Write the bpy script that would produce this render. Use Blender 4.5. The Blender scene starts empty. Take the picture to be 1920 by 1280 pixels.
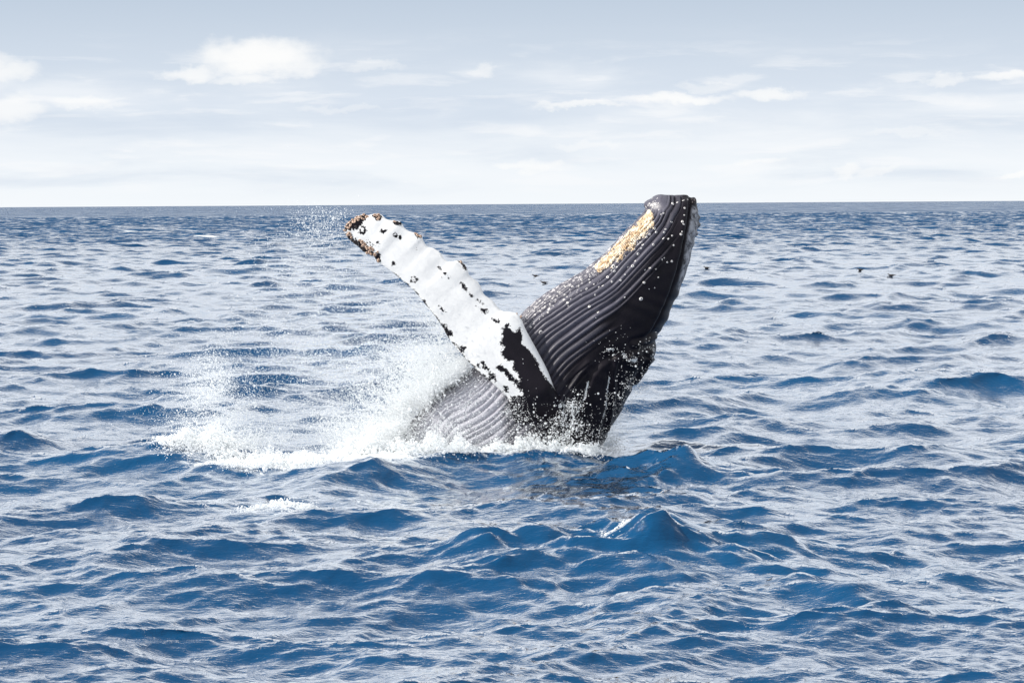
import bpy, bmesh, math, random
import numpy as np
from mathutils import Vector, Matrix
from mathutils.bvhtree import BVHTree

random.seed(5)
rng = np.random.default_rng(11)
scene = bpy.context.scene
COL = scene.collection

# ------------------------------------------------------------------ camera
CAM_H, LENS, FPX = 4.9, 85.0, 1920 * 85.0 / 36.0
PITCH = math.atan(258.0 / FPX)
ROLL = math.radians(-0.358)
cam_data = bpy.data.cameras.new('camera')
cam_data.lens = LENS
cam_data.sensor_width = 36.0
cam_data.clip_start = 0.5
cam_data.clip_end = 60000.0
cam = bpy.data.objects.new('camera', cam_data)
COL.objects.link(cam)
CROT = Matrix.Rotation(math.radians(90) - PITCH, 3, 'X') @ Matrix.Rotation(ROLL, 3, 'Z')
cam.matrix_world = Matrix.Translation((0, 0, CAM_H)) @ CROT.to_4x4()
scene.camera = cam
CR = np.array(CROT)

# ------------------------------------------------------------------ sun, sky, exposure
SUN = Vector((-0.76, -0.23, 0.60)).normalized()
sun_data = bpy.data.lights.new('sun', 'SUN')
sun_data.energy = 4.8
sun_data.angle = math.radians(0.53)
sun_data.color = (1.0, 0.955, 0.89)
sun = bpy.data.objects.new('sun', sun_data)
COL.objects.link(sun)
sun.rotation_euler = SUN.to_track_quat('Z', 'Y').to_euler()
SUN_EL = math.asin(SUN.z)
SUN_ROT = math.atan2(-SUN.x, SUN.y)

scene.view_settings.view_transform = 'Standard'
scene.view_settings.look = 'None'
scene.view_settings.exposure = 0.05
scene.view_settings.gamma = 1.0
scene.view_settings.use_curve_mapping = False
scene.cycles.max_bounces = 6
scene.cycles.transparent_max_bounces = 8


class NT:
    """tiny helper round a node tree"""
    def __init__(self, tree):
        self.t = tree

    def n(self, kind, **kw):
        nd = self.t.nodes.new(kind)
        for k, v in kw.items():
            setattr(nd, k, v)
        return nd

    def put(self, sock, v):
        if isinstance(v, bpy.types.NodeSocket):
            self.t.links.new(v, sock)
        else:
            sock.default_value = v

    def m(self, op, a, b=None, c=None, clamp=False):
        nd = self.n('ShaderNodeMath', operation=op)
        nd.use_clamp = clamp
        self.put(nd.inputs[0], a)
        if b is not None:
            self.put(nd.inputs[1], b)
        if c is not None:
            self.put(nd.inputs[2], c)
        return nd.outputs[0]

    def mix(self, f, a, b):
        nd = self.n('ShaderNodeMix', data_type='RGBA')
        self.put(nd.inputs[0], f)
        self.put(nd.inputs[6], a if isinstance(a, bpy.types.NodeSocket) else (*a, 1))
        self.put(nd.inputs[7], b if isinstance(b, bpy.types.NodeSocket) else (*b, 1))
        return nd.outputs[2]

    def step(self, v, lo, hi):
        nd = self.n('ShaderNodeMapRange', interpolation_type='SMOOTHSTEP')
        self.put(nd.inputs[0], v)
        self.put(nd.inputs[1], lo)
        self.put(nd.inputs[2], hi)
        return nd.outputs[0]

    def ramp(self, v, stops):
        nd = self.n('ShaderNodeValToRGB')
        e = nd.color_ramp.elements
        while len(e) < len(stops):
            e.new(0.5)
        for el, (p, c) in zip(e, stops):
            el.position = p
            el.color = (*c, 1)
        self.put(nd.inputs[0], v)
        return nd.outputs[0]

    def noise(self, vec, scale, detail=4.0, rough=0.5, dist=0.0):
        nd = self.n('ShaderNodeTexNoise')
        if vec is not None:
            self.put(nd.inputs['Vector'], vec)
        nd.inputs['Scale'].default_value = scale
        nd.inputs['Detail'].default_value = detail
        nd.inputs['Roughness'].default_value = rough
        nd.inputs['Distortion'].default_value = dist
        return nd.outputs[0]

    def xyz(self, x, y, z):
        nd = self.n('ShaderNodeCombineXYZ')
        self.put(nd.inputs[0], x)
        self.put(nd.inputs[1], y)
        self.put(nd.inputs[2], z)
        return nd.outputs[0]

    def attr(self, name):
        nd = self.n('ShaderNodeAttribute', attribute_name=name)
        return nd.outputs['Fac']


world = bpy.data.worlds.new('World')
scene.world = world
world.use_nodes = True
W = NT(world.node_tree)
world.node_tree.nodes.clear()
SKY_STR = 0.10
tc = W.n('ShaderNodeTexCoord')
sep = W.n('ShaderNodeSeparateXYZ')
W.t.links.new(tc.outputs['Generated'], sep.inputs[0])
dx, dy, dz = sep.outputs
elev = W.m('ARCSINE', dz)                                   # radians above the horizon
azim = W.m('ARCTAN2', dx, dy)                               # radians to the right of +Y
sky = W.n('ShaderNodeTexSky', sky_type='NISHITA')
sky.sun_disc = False
sky.sun_elevation = SUN_EL
sky.sun_rotation = SUN_ROT
sky.altitude = 0
sky.air_density = 1.0
sky.dust_density = 1.5
sky.ozone_density = 1.5
K = 1.0 / SKY_STR


def kc(c):
    return tuple(v for v in c)


# a thin high veil of cloud: pale at the horizon, blue grey above, brightened overhead to whiten sea reflections
veil = W.ramp(W.m('SQRT', W.m('DIVIDE', W.m('MAXIMUM', elev, 0.0), math.pi / 2)), [
    (0.0, (0.92, 0.955, 0.985)), (0.10, (0.88, 0.925, 0.97)), (0.165, (0.715, 0.785, 0.88)),
    (0.235, (0.52, 0.61, 0.73)), (0.38, (0.75, 0.80, 0.87)), (0.60, (0.88, 0.91, 0.95)), (1.0, (0.86, 0.90, 0.95))])
vs = W.n('ShaderNodeVectorMath', operation='SCALE')
W.t.links.new(veil, vs.inputs[0])
vs.inputs['Scale'].default_value = K
skyc = W.mix(0.96, sky.outputs[0], vs.outputs[0])

# streaks of stratus: long in azimuth, thin in elevation
cv = W.xyz(W.m('MULTIPLY', azim, 9.0), W.m('MULTIPLY', elev, 62.0), 3.7)
n1 = W.noise(cv, 1.0, 6.0, 0.55, 0.3)
cv2 = W.xyz(W.m('MULTIPLY', azim, 24.0), W.m('ADD', W.m('MULTIPLY', elev, 150.0), W.m('MULTIPLY', n1, 2.0)), 9.1)
n2 = W.noise(cv2, 1.0, 5.0, 0.55, 0.2)
band = W.m('MULTIPLY', W.step(elev, 0.0, 0.012), W.m('SUBTRACT', 1.0, W.step(elev, 0.045, 0.075)))
stre = W.m('MULTIPLY', W.step(n1, 0.46, 0.70), band)
fine = W.m('MULTIPLY', W.step(n2, 0.50, 0.66), band)
grey = W.m('MULTIPLY', W.step(n1, 0.52, 0.28), W.m('MULTIPLY', band, 0.55))
skyc = W.mix(W.m('MULTIPLY', stre, 0.62), skyc, tuple(v * K for v in (0.90, 0.925, 0.955)))
skyc = W.mix(W.m('MULTIPLY', fine, 0.5), skyc, tuple(v * K for v in (0.93, 0.94, 0.955)))
skyc = W.mix(grey, skyc, tuple(v * K for v in (0.60, 0.685, 0.80)))

# the separate small cumulus clouds: azimuth, elevation, half sizes, strength
cw = W.xyz(W.m('MULTIPLY', azim, 70.0), W.m('MULTIPLY', elev, 110.0), 1.3)
wob = W.n('ShaderNodeTexNoise')
W.put(wob.inputs['Vector'], cw)
wob.inputs['Scale'].default_value = 1.0
wob.inputs['Detail'].default_value = 6.0
wob.inputs['Roughness'].default_value = 0.58
ws = W.n('ShaderNodeSeparateColor')
W.t.links.new(wob.outputs['Color'], ws.inputs[0])
wa = W.m('ADD', azim, W.m('MULTIPLY', W.m('SUBTRACT', ws.outputs[0], 0.5), 0.028))
we = W.m('ADD', elev, W.m('MULTIPLY', W.m('SUBTRACT', ws.outputs[1], 0.5), 0.013))
CLOUDS = [  # photo pixel x, y, half width, half height, strength
    (490, 112, 105, 30, 1.0), (440, 118, 60, 22, .8), (560, 120, 50, 20, .7),
    (360, 140, 50, 13, .8), (455, 153, 45, 10, .6), (25, 140, 60, 22, .75), (40, 213, 60, 22, .75),
    (180, 195, 60, 9, .6), (5, 120, 50, 14, .5), (1275, 187, 85, 9, .8), (1440, 180, 55, 10, .75),
    (1090, 197, 75, 7, .7), (1890, 147, 75, 9, .8), (1755, 157, 28, 8, .5), (990, 312, 42, 10, .6),
    (1585, 320, 30, 9, .6), (1640, 320, 32, 9, .5), (1420, 307, 40, 5, .4), (1900, 327, 35, 6, .7), (910, 135, 20, 9, .5),
    (1320, 165, 50, 7, .35), (640, 205, 60, 6, .3), (700, 125, 50, 8, .4), (1100, 275, 60, 7, .35), (1690, 250, 60, 6, .3)]
cl = None
for (px, py, hw, hh, st) in CLOUDS:
    a0 = (px - 960) / FPX
    e0 = (382 - (px - 960) * 0.00625 - py) / FPX
    qa = W.m('DIVIDE', W.m('SUBTRACT', wa, a0), hw / FPX)
    qe = W.m('DIVIDE', W.m('SUBTRACT', we, e0), hh / FPX)
    d2 = W.m('ADD', W.m('MULTIPLY', qa, qa), W.m('MULTIPLY', qe, qe))
    v = W.m('MULTIPLY', W.step(d2, 2.1, 0.0), st)
    cl = v if cl is None else W.m('MAXIMUM', cl, v)
skyc = W.mix(W.m('MULTIPLY', cl, 0.88), skyc, tuple(v * K for v in (0.985, 0.98, 0.965)))
bg = W.n('ShaderNodeBackground')
bg.inputs['Strength'].default_value = SKY_STR
W.t.links.new(skyc, bg.inputs['Color'])
wo = W.n('ShaderNodeOutputWorld')
W.t.links.new(bg.outputs[0], wo.inputs['Surface'])


# ------------------------------------------------------------------ helpers
def P(px, py, Y):
    """the point at depth Y that the photograph shows at pixel px, py (arrays allowed)"""
    px, py, Y = np.broadcast_arrays(np.asarray(px, float), np.asarray(py, float), np.asarray(Y, float))
    d = np.stack([(px - 960) / FPX, -(py - 640) / FPX, -np.ones_like(px)], -1) @ CR.T
    return d * (Y / d[..., 1])[..., None] + np.array([0, 0, CAM_H])


def G(px, py, z=0.0):
    d = np.array([(px - 960) / FPX, -(py - 640) / FPX, -1.0]) @ CR.T
    return d * ((z - CAM_H) / d[2]) + np.array([0, 0, CAM_H])


def mesh_np(name, verts, quads=None, tris=None, mat=None, parent=None, smooth=True):
    me = bpy.data.meshes.new(name)
    verts = np.asarray(verts, np.float32).reshape(-1, 3)
    me.vertices.add(len(verts))
    me.vertices.foreach_set('co', verts.ravel())
    loops, starts = [], []
    off = 0
    for f, k in ((quads, 4), (tris, 3)):
        if f is not None and len(f):
            f = np.asarray(f, np.int32).reshape(-1, k)
            loops.append(f.ravel())
            starts.append(off + np.arange(len(f), dtype=np.int32) * k)
            off += f.size
    loops = np.concatenate(loops)
    starts = np.concatenate(starts)
    me.loops.add(len(loops))
    me.loops.foreach_set('vertex_index', loops)
    me.polygons.add(len(starts))
    me.polygons.foreach_set('loop_start', starts)
    me.update(calc_edges=True)
    me.validate()
    if smooth:
        me.polygons.foreach_set('use_smooth', np.ones(len(me.polygons), bool))
    if mat:
        me.materials.append(mat)
    ob = bpy.data.objects.new(name, me)
    COL.objects.link(ob)
    if parent:
        ob.parent = parent
    return ob


def add_attr(ob, name, vals):
    a = ob.data.attributes.new(name, 'FLOAT', 'POINT')
    a.data.foreach_set('value', np.asarray(vals, np.float32).ravel())


def tag(o, label=None, cat=None, group=None, kind=None):
    for k, v in (('label', label), ('category', cat), ('group', group), ('kind', kind)):
        if v:
            o[k] = v


def material(name):
    mt = bpy.data.materials.new(name)
    mt.use_nodes = True
    mt.node_tree.nodes.clear()
    T = NT(mt.node_tree)
    out = T.n('ShaderNodeOutputMaterial')
    bs = T.n('ShaderNodeBsdfPrincipled')
    mt.node_tree.links.new(bs.outputs[0], out.inputs[0])
    T.bs, T.out = bs, out
    return mt, T


def sstep(x, a, b):
    t = np.clip((x - a) / (b - a), 0, 1)
    return t * t * (3 - 2 * t)


def catmull(pts, n):
    """n points along a Catmull-Rom curve through pts (k, dims)"""
    p = np.asarray(pts, float)
    p = np.vstack([2 * p[0] - p[1], p, 2 * p[-1] - p[-2]])
    k = len(p) - 3
    t = np.linspace(0, k - 1e-9, n)
    i = t.astype(int)
    u = (t - i)[:, None]
    a, b, c, d = p[i], p[i + 1], p[i + 2], p[i + 3]
    return 0.5 * (2 * b + (c - a) * u + (2 * a - 5 * b + 4 * c - d) * u ** 2 + (3 * b - a - 3 * c + d) * u ** 3)


def by_length(pts, n):
    p = np.asarray(pts, float)
    s = np.r_[0, np.cumsum(np.linalg.norm(np.diff(p, axis=0), axis=1))]
    q = np.linspace(0, s[-1], n)
    return np.stack([np.interp(q, s, p[:, j]) for j in range(p.shape[1])], 1)


def poly_dist(q, line, closed=False):
    """distance of points q to a polyline, and the side of its nearest segment"""
    line = np.asarray(line, float)
    if closed:
        line = np.vstack([line, line[:1]])
    best = np.full(len(q), 1e9)
    side = np.zeros(len(q))
    for a, b in zip(line[:-1], line[1:]):
        ab = b - a
        t = np.clip(((q - a) @ ab) / max(ab @ ab, 1e-9), 0, 1)
        r = q - (a + t[:, None] * ab)
        d = np.hypot(r[:, 0], r[:, 1])
        s = np.sign(ab[0] * r[:, 1] - ab[1] * r[:, 0])
        m = d < best
        best[m] = d[m]
        side[m] = s[m]
    return best, side


def inside(q, poly):
    poly = np.asarray(poly, float)
    c = np.zeros(len(q), bool)
    x, y = q[:, 0], q[:, 1]
    for (x1, y1), (x2, y2) in zip(poly, np.roll(poly, -1, axis=0)):
        m = (y1 > y) != (y2 > y)
        with np.errstate(divide='ignore', invalid='ignore'):
            c ^= m & (x < (x2 - x1) * (y - y1) / (y2 - y1) + x1)
    return c


def sdf_poly(q, poly):
    d, _ = poly_dist(q, poly, True)
    return np.where(inside(q, poly), d, -d)


# ------------------------------------------------------------------ the sea: three bands of FFT waves
GRAV = 9.81
WIND = np.array([0.22, -1.0])
WIND /= np.linalg.norm(WIND)


def cascade(N, L, kmin, kmax, seed, V=4.6, slope=4.0):
    r = np.random.default_rng(seed)
    k1 = np.fft.fftfreq(N, 1.0 / N) * 2 * np.pi / L
    kx, ky = np.meshgrid(k1, k1, indexing='ij')
    kk = np.hypot(kx, ky)
    kk[0, 0] = 1e-6
    Lw = V * V / GRAV
    cosw = (kx * WIND[0] + ky * WIND[1]) / kk
    ph = np.exp(-1.0 / (kk * Lw) ** 2) / kk ** slope * (0.04 + 0.96 * cosw ** 4) * np.where(cosw < 0, 0.3, 1.0)
    ph *= sstep(kk, kmin * 0.8, kmin * 1.2) * (1 - sstep(kk, kmax * 0.8, kmax * 1.2))
    ph[0, 0] = 0
    h = np.sqrt(ph) * (2 * np.pi / L) * (r.normal(size=(N, N)) + 1j * r.normal(size=(N, N)))
    F = lambda a: np.real(np.fft.ifft2(a)) * N * N
    hz = F(h)
    hx = F(1j * kx / kk * h)
    hy = F(1j * ky / kk * h)
    jxx, jyy = F(kx * kx / kk * h), F(ky * ky / kk * h)
    return dict(N=N, L=L, f=np.stack([hx, hy, hz, jxx + jyy], -1).astype(np.float32))


def sample(c, x, y, rot):
    cs, sn = math.cos(rot), math.sin(rot)
    u = (x * cs + y * sn) / c['L'] * c['N']
    v = (-x * sn + y * cs) / c['L'] * c['N']
    N = c['N']
    i, j = np.floor(u).astype(np.int64), np.floor(v).astype(np.int64)
    fu, fv = (u - i)[:, None].astype(np.float32), (v - j)[:, None].astype(np.float32)
    i %= N
    j %= N
    i1, j1 = (i + 1) % N, (j + 1) % N
    f = c['f']
    r = (f[i, j] * (1 - fu) + f[i1, j] * fu) * (1 - fv) + (f[i, j1] * (1 - fu) + f[i1, j1] * fu) * fv
    return np.stack([r[:, 0] * cs - r[:, 1] * sn, r[:, 0] * sn + r[:, 1] * cs, r[:, 2], r[:, 3]], 1)


CAS = [cascade(512, 83.0, 0.06, 2 * np.pi / 2.4, 3, slope=3.2), cascade(512, 17.3, 2 * np.pi / 2.4, 2 * np.pi / 0.42, 8),
       cascade(256, 4.1, 2 * np.pi / 0.42, 2 * np.pi / 0.05, 21)]
SIGMA = 0.135
g_ = SIGMA / CAS[0]['f'][..., 2].std()
for c, k in zip(CAS, (1.0, 1.35, 2.0)):
    c['f'] *= g_ * k

# the single waves one can point at: crest line (photo x, crest height), depth, front and back width
RIDGES = [
    (43.2, [(420, 0), (560, .03), (640, .05), (760, .07), (880, .10), (1000, .12), (1100, .14), (1160, .18), (1220, .22), (1262, .26),
            (1290, .28), (1320, .25), (1345, .22), (1400, .16), (1500, .08), (1620, 0)], 0.8, 0.5),
    (43.0, [(380, 0), (640, .02), (900, .06), (1080, .11), (1250, .22), (1400, .18), (1600, .06), (1800, 0)], 3.0, 0.8),
    (33.0, [(780, 0), (900, .10), (1000, .15), (1060, .13), (1140, .14), (1190, .20), (1225, .26), (1245, .26), (1290, .22),
            (1400, .16), (1500, .10), (1600, .04), (1680, 0)], 0.9, 0.5),
    (32.8, [(560, 0), (760, .08), (900, .22), (1050, .28), (1250, .33), (1420, .28), (1600, .14), (1780, .04), (1900, 0)], 3.4, 0.8),
    (29.4, [(1420, 0), (1500, .05), (1550, .13), (1590, .19), (1630, .15), (1690, .09), (1780, 0)], 0.6, 0.4),
    (38.2, [(420, 0), (480, .08), (520, .14), (560, .12), (640, .12), (720, .10), (800, 0)], 0.7, 0.5),
    (38.6, [(80, 0), (140, .06), (200, .18), (250, .15), (300, .03), (340, 0)], 0.7, 0.5),
    (45.2, [(100, 0), (240, .10), (330, .20), (420, .16), (520, .02)], 0.9, 0.7),
]


_rl = np.random.default_rng(77)
RL = [(_rl.uniform(4, 20), _rl.uniform(-.9, .9), _rl.uniform(0, 6.28)) for _ in range(22)]


def rough_lift(x, y):
    """uneven build-up along the single waves"""
    f = np.zeros_like(x)
    for k, a, p in RL:
        f += np.sin(k * (x * math.sin(a + 0.5) + y * math.cos(a + 0.5)) + p + 0.6 * np.sin(1.7 * x + p)) / k ** 0.7
    return 0.20 * f


def sea(x, y, spacing, foam=False):
    """displaced position of the sea surface at rest positions x, y"""
    out = np.zeros((len(x), 3), np.float32)
    J = np.zeros(len(x), np.float32)
    calm = np.ones(len(x), np.float32)
    lift = np.zeros(len(x), np.float32)
    crest = np.zeros(len(x), np.float32)
    for n, (Yr, prof, wf, wb) in enumerate(RIDGES):
        pr = np.array(prof, float)
        xs = (pr[:, 0] - 960) / FPX * Yr
        m = (x > xs[0] - 1) & (x < xs[-1] + 1) & (np.abs(y - Yr) < 14)
        if not m.any():
            continue
        xm, ym = x[m], y[m]
        h = np.interp(xm, xs, pr[:, 1], left=0, right=0) * (1 + 0.12 * np.sin(xm * 2.9 + n) + 0.10 * np.sin(xm * 5.7 + ym * 2.1 + 2 * n))
        hs = pr[:, 1].max()
        wig = 0.22 * np.sin(xm * 1.3 + n) + 0.10 * np.sin(xm * 3.7 + 2 * n) + 0.05 * np.sin(xm * 9.1)
        v = ym - Yr - wig
        w = np.where(v < 0, wf, wb)
        f = np.exp(-(np.sqrt((v / w) ** 2 + 0.05) - 0.22)) * (1 + rough_lift(xm, ym))
        lift[m] += h * f
        calm[m] = np.minimum(calm[m], 1 - 0.15 * np.clip(h / hs, 0, 1) * np.exp(-(v / (2 * w)) ** 2))
        crest[m] = np.maximum(crest[m], np.clip(h / 0.6, 0, 1) * np.exp(-(v / 0.16) ** 2))
    for n, c, rot, lim, wgt, off in ((0, CAS[0], 0.0, 3.2, .88, 0), (1, CAS[1], 0.16, .75, .86, 0), (2, CAS[2], -0.12, .22, 1.0, 0),
                                     (0, CAS[0], 0.62, 3.2, .50, 31.0), (1, CAS[1], -0.48, .75, .55, 7.0)):
        fade = 1 - sstep(spacing, lim * 0.6, lim * 1.5)
        m = fade > 0.001
        if not m.any():
            continue
        r = sample(c, x[m].astype(np.float64) + off, y[m].astype(np.float64) - off, rot) * np.float32(wgt)
        a = fade[m] * (calm[m] if n == 0 else 1.0)
        chop = (1.5, 1.2, 0.8)[n]
        out[m, 0] += r[:, 0] * a * chop
        out[m, 1] += r[:, 1] * a * chop
        out[m, 2] += r[:, 2] * a
        if n < 2:
            J[m] += r[:, 3] * a * chop
    out[:, 2] += lift
    out[:, 0] += x
    out[:, 1] += y
    return (out, J, crest) if foam else out


def build_sea():
    D = [1.0, 5.0, 10.0, 14.0, 17.0]
    while D[-1] < 30000:
        d = D[-1]
        if d < 132:
            D.append(d + max(0.05, 0.0025 * d))
        elif d < 430:
            D.append(d + 0.33)
        elif d < 1000:
            D.append(d + 0.33 + (d - 430) * 0.0021)
        else:
            D.append(d + 1.53 + 0.03 * (d - 1000))
    D = np.array(D)
    half = math.radians(18.5)
    fine = np.linspace(-half, half, 424)
    rest = np.linspace(half, 2 * math.pi - half, 34)[1:-1]
    az = np.r_[fine, rest]
    na, nd = len(az), len(D)
    A, R = np.meshgrid(az, D)
    x, y = (R * np.sin(A)).ravel(), (R * np.cos(A)).ravel()
    dd = np.gradient(D)
    sp = np.repeat(np.minimum(np.maximum(dd * 0.75, D * 0.0012), 50), na)
    wide = np.tile(np.r_[np.zeros(len(fine)), np.ones(len(rest))], nd)
    sp = np.where(wide > 0, np.maximum(sp, R.ravel() * 0.1), sp)
    pos, J, crest = sea(x, y, sp, True)
    i = np.arange(nd - 1)[:, None] * na
    j = np.arange(na)[None, :]
    j1 = (j + 1) % na
    quads = np.stack([i + j, i + j1, i + na + j1, i + na + j], -1).reshape(-1, 4)
    ctr = len(pos)
    pos = np.vstack([pos, [[0, 0, 0]]])
    tris = np.stack([np.arange(na), np.full(na, ctr), (np.arange(na) + 1) % na], 1)


    ob = mesh_np('sea', pos, quads, tris, M_water)
    # foam where crests fold, and churned round the whale
    fo = sstep(J, 0.95, 1.4) * 0.6
    X, Y = pos[:-1, 0], pos[:-1, 1]

    def blob(px, py, rx, ry, s):
        g = G(px, py)
        return s * np.exp(-((X - g[0]) / rx) ** 2 - ((Y - g[1]) / ry) ** 2)
    ch = np.zeros_like(X)
    for b in ((900, 868, 2.3, 1.2, 1.1), (1090, 866, .9, .8, .9), (690, 876, 1.6, 1.6, 1.1), (560, 888, 1.5, .8, .72),
              (460, 888, 1.5, 0.6, .75), (380, 868, 1.2, 0.8, .8), (780, 830, 2.2, 3.0, .8), (1190, 800, 1.0, 4.0, .35),
              (500, 820, 2.5, 4.0, .45), (640, 760, 3.0, 8.0, .4), (300, 860, .8, .5, .6)):
        ch = np.maximum(ch, blob(*b))
    Yf = np.where(Y > 43.1, 1, np.clip((Y - 42.6) / 0.5, 0, 1))
    ch *= np.where((X > -3.2), Yf, 1)
    for b in ((525, 968, .35, .45, .60), (555, 972, .35, .3, .5), (1236, 1050, .26, .35, .55), (1205, 1058, .3, .25, .5),
              (245, 434, 4, 3, .9), (262, 435, 6, 4, .8), (408, 445, 5, 4, .9), (145, 522, 1.2, 1.5, .9), (965, 468, 3, 3, .6)):
        ch = np.maximum(ch, blob(*b))
    fo = np.maximum(np.maximum(fo, ch), crest * 0.35)
    add_attr(ob, 'foam', np.r_[fo, 0])
    add_attr(ob, 'unresolved', np.r_[np.maximum(sstep(np.log10(np.maximum(R.ravel(), 1)), 2.2, 3.0), wide), 0])
    tag(ob, kind='structure')
    return ob


M_water, T = material('sea_water')
tco = T.n('ShaderNodeTexCoord')
mp = T.n('ShaderNodeMapping')
mp.inputs['Scale'].default_value = (0.45, 1.0, 1.0)
mp.inputs['Rotation'].default_value = (0, 0, math.radians(12))
T.t.links.new(tco.outputs['Object'], mp.inputs[0])
nA = T.noise(mp.outputs[0], 3.4, 4.0, 0.6, 0.8)
nB = T.noise(mp.outputs[0], 12.0, 4.0, 0.60, 0.3)
b1 = T.n('ShaderNodeBump')
b1.inputs['Strength'].default_value = 1.0
b1.inputs['Distance'].default_value = 0.024
T.put(b1.inputs['Height'], nA)
b2 = T.n('ShaderNodeBump')
b2.inputs['Strength'].default_value = 1.0
b2.inputs['Distance'].default_value = 0.016
T.put(b2.inputs['Height'], nB)
T.t.links.new(b1.outputs[0], b2.inputs['Normal'])


def slope_noise(scale, amount):
    """random facet slopes for waves finer than the mesh carries far out"""
    nd = T.n('ShaderNodeTexNoise')
    T.t.links.new(mp.outputs[0], nd.inputs['Vector'])
    nd.inputs['Scale'].default_value = scale
    nd.inputs['Detail'].default_value = 3.0
    nd.inputs['Roughness'].default_value = 0.6
    v1 = T.n('ShaderNodeVectorMath', operation='SUBTRACT')
    T.t.links.new(nd.outputs['Color'], v1.inputs[0])
    v1.inputs[1].default_value = (0.5, 0.5, 0.5)
    v2 = T.n('ShaderNodeVectorMath', operation='MULTIPLY')
    T.t.links.new(v1.outputs[0], v2.inputs[0])
    v2.inputs[1].default_value = (amount, amount, 0)
    return v2.outputs[0]


vs1 = T.n('ShaderNodeVectorMath', operation='ADD')
T.t.links.new(slope_noise(0.16, 1.3), vs1.inputs[0])
T.t.links.new(slope_noise(1.1, 0.9), vs1.inputs[1])
vs0 = T.n('ShaderNodeVectorMath', operation='ADD')
T.t.links.new(vs1.outputs[0], vs0.inputs[0])
vs0.inputs[1].default_value = (0.03, -0.385, 0)      # the steep lee faces of the wind sea
vs2 = T.n('ShaderNodeVectorMath', operation='SCALE')
T.t.links.new(vs0.outputs[0], vs2.inputs[0])
T.put(vs2.inputs['Scale'], T.attr('unresolved'))
vs3 = T.n('ShaderNodeVectorMath', operation='ADD')
T.t.links.new(b2.outputs[0], vs3.inputs[0])
T.t.links.new(vs2.outputs[0], vs3.inputs[1])
vs4 = T.n('ShaderNodeVectorMath', operation='NORMALIZE')
T.t.links.new(vs3.outputs[0], vs4.inputs[0])
fo = T.attr('foam')
fn = T.noise(tco.outputs['Object'], 9.0, 7.0, 0.72, 0.5)
fmask = T.step(T.m('ADD', T.m('MULTIPLY', fo, 0.72), T.m('MULTIPLY', fn, 0.75)), 0.66, 0.90)
fmask = T.m('MULTIPLY', fmask, T.step(fo, 0.03, 0.2))
big = T.noise(tco.outputs['Object'], 0.09, 3.0, 0.5)
body = T.mix(T.step(big, 0.35, 0.65), (0.001, 0.044, 0.120), (0.002, 0.055, 0.142))
fr = T.n('ShaderNodeFresnel')
fr.inputs['IOR'].default_value = 1.333
T.t.links.new(vs4.outputs[0], fr.inputs['Normal'])
refl = T.m('ADD', T.m('MULTIPLY', fr.outputs[0], 0.65), T.m('MULTIPLY', T.step(fr.outputs[0], 0.07, 0.30), 0.80), clamp=True)
df_ = T.n('ShaderNodeBsdfDiffuse')
T.put(df_.inputs['Color'], body)
T.t.links.new(vs4.outputs[0], df_.inputs['Normal'])
gl = T.n('ShaderNodeBsdfGlossy')
gl.inputs['Color'].default_value = (0.97, 0.98, 1.0, 1)
T.put(gl.inputs['Roughness'], T.m('ADD', 0.03, T.m('MULTIPLY', T.attr('unresolved'), 0.22)))
T.t.links.new(vs4.outputs[0], gl.inputs['Normal'])
wm = T.n('ShaderNodeMixShader')
T.put(wm.inputs[0], refl)
T.t.links.new(df_.outputs[0], wm.inputs[1])
T.t.links.new(gl.outputs[0], wm.inputs[2])
T.bs.inputs['Base Color'].default_value = (0.86, 0.88, 0.88, 1)      # foam
T.bs.inputs['Roughness'].default_value = 0.7
fm = T.n('ShaderNodeMixShader')
T.put(fm.inputs[0], fmask)
T.t.links.new(wm.outputs[0], fm.inputs[1])
T.t.links.new(T.bs.outputs[0], fm.inputs[2])
T.t.links.new(fm.outputs[0], T.out.inputs[0])
sea_ob = build_sea()

# ------------------------------------------------------------------ whale
Y0 = 46.9
PAIRS = [  # belly outline, back outline (photo pixels), half depth in metres
    ((1224, 371), (1303, 370), .22), ((1214, 381), (1310, 382), .42), ((1212, 393), (1312, 404), .58), ((1197, 411), (1311, 428), .72),
    ((1175, 433), (1304, 456), .86), ((1152, 458), (1296, 491), .97), ((1128, 482), (1283, 529), 1.06), ((1099, 506), (1265, 570), 1.13),
    ((1070, 523), (1249, 606), 1.2), ((1040, 541), (1231, 642), 1.26), ((1010, 562), (1223, 674), 1.3), ((980, 588), (1200, 704), 1.33),
    ((945, 627), (1178, 738), 1.37), ((905, 674), (1160, 775), 1.42), ((862, 713), (1130, 828), 1.47), ((815, 743), (1098, 880), 1.5),
    ((764, 803), (1058, 950), 1.5), ((728, 854), (1020, 1030), 1.46), ((690, 920), (975, 1120), 1.4)]
NTB, NF, NB = 430, 330, 130
arr = np.array([[*l, *r, b] for l, r, b in PAIRS])
dense = catmull(arr, 1200)
# rows evenly spaced along the middle line
mid = np.stack([(dense[:, 0] + dense[:, 2]) / 2, (dense[:, 1] + dense[:, 3]) / 2], 1)
s = np.r_[0, np.cumsum(np.linalg.norm(np.diff(mid, axis=0), axis=1))]
q = np.linspace(0, s[-1], NTB)
rows = np.stack([np.interp(q, s, dense[:, j]) for j in range(5)], 1)
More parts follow.
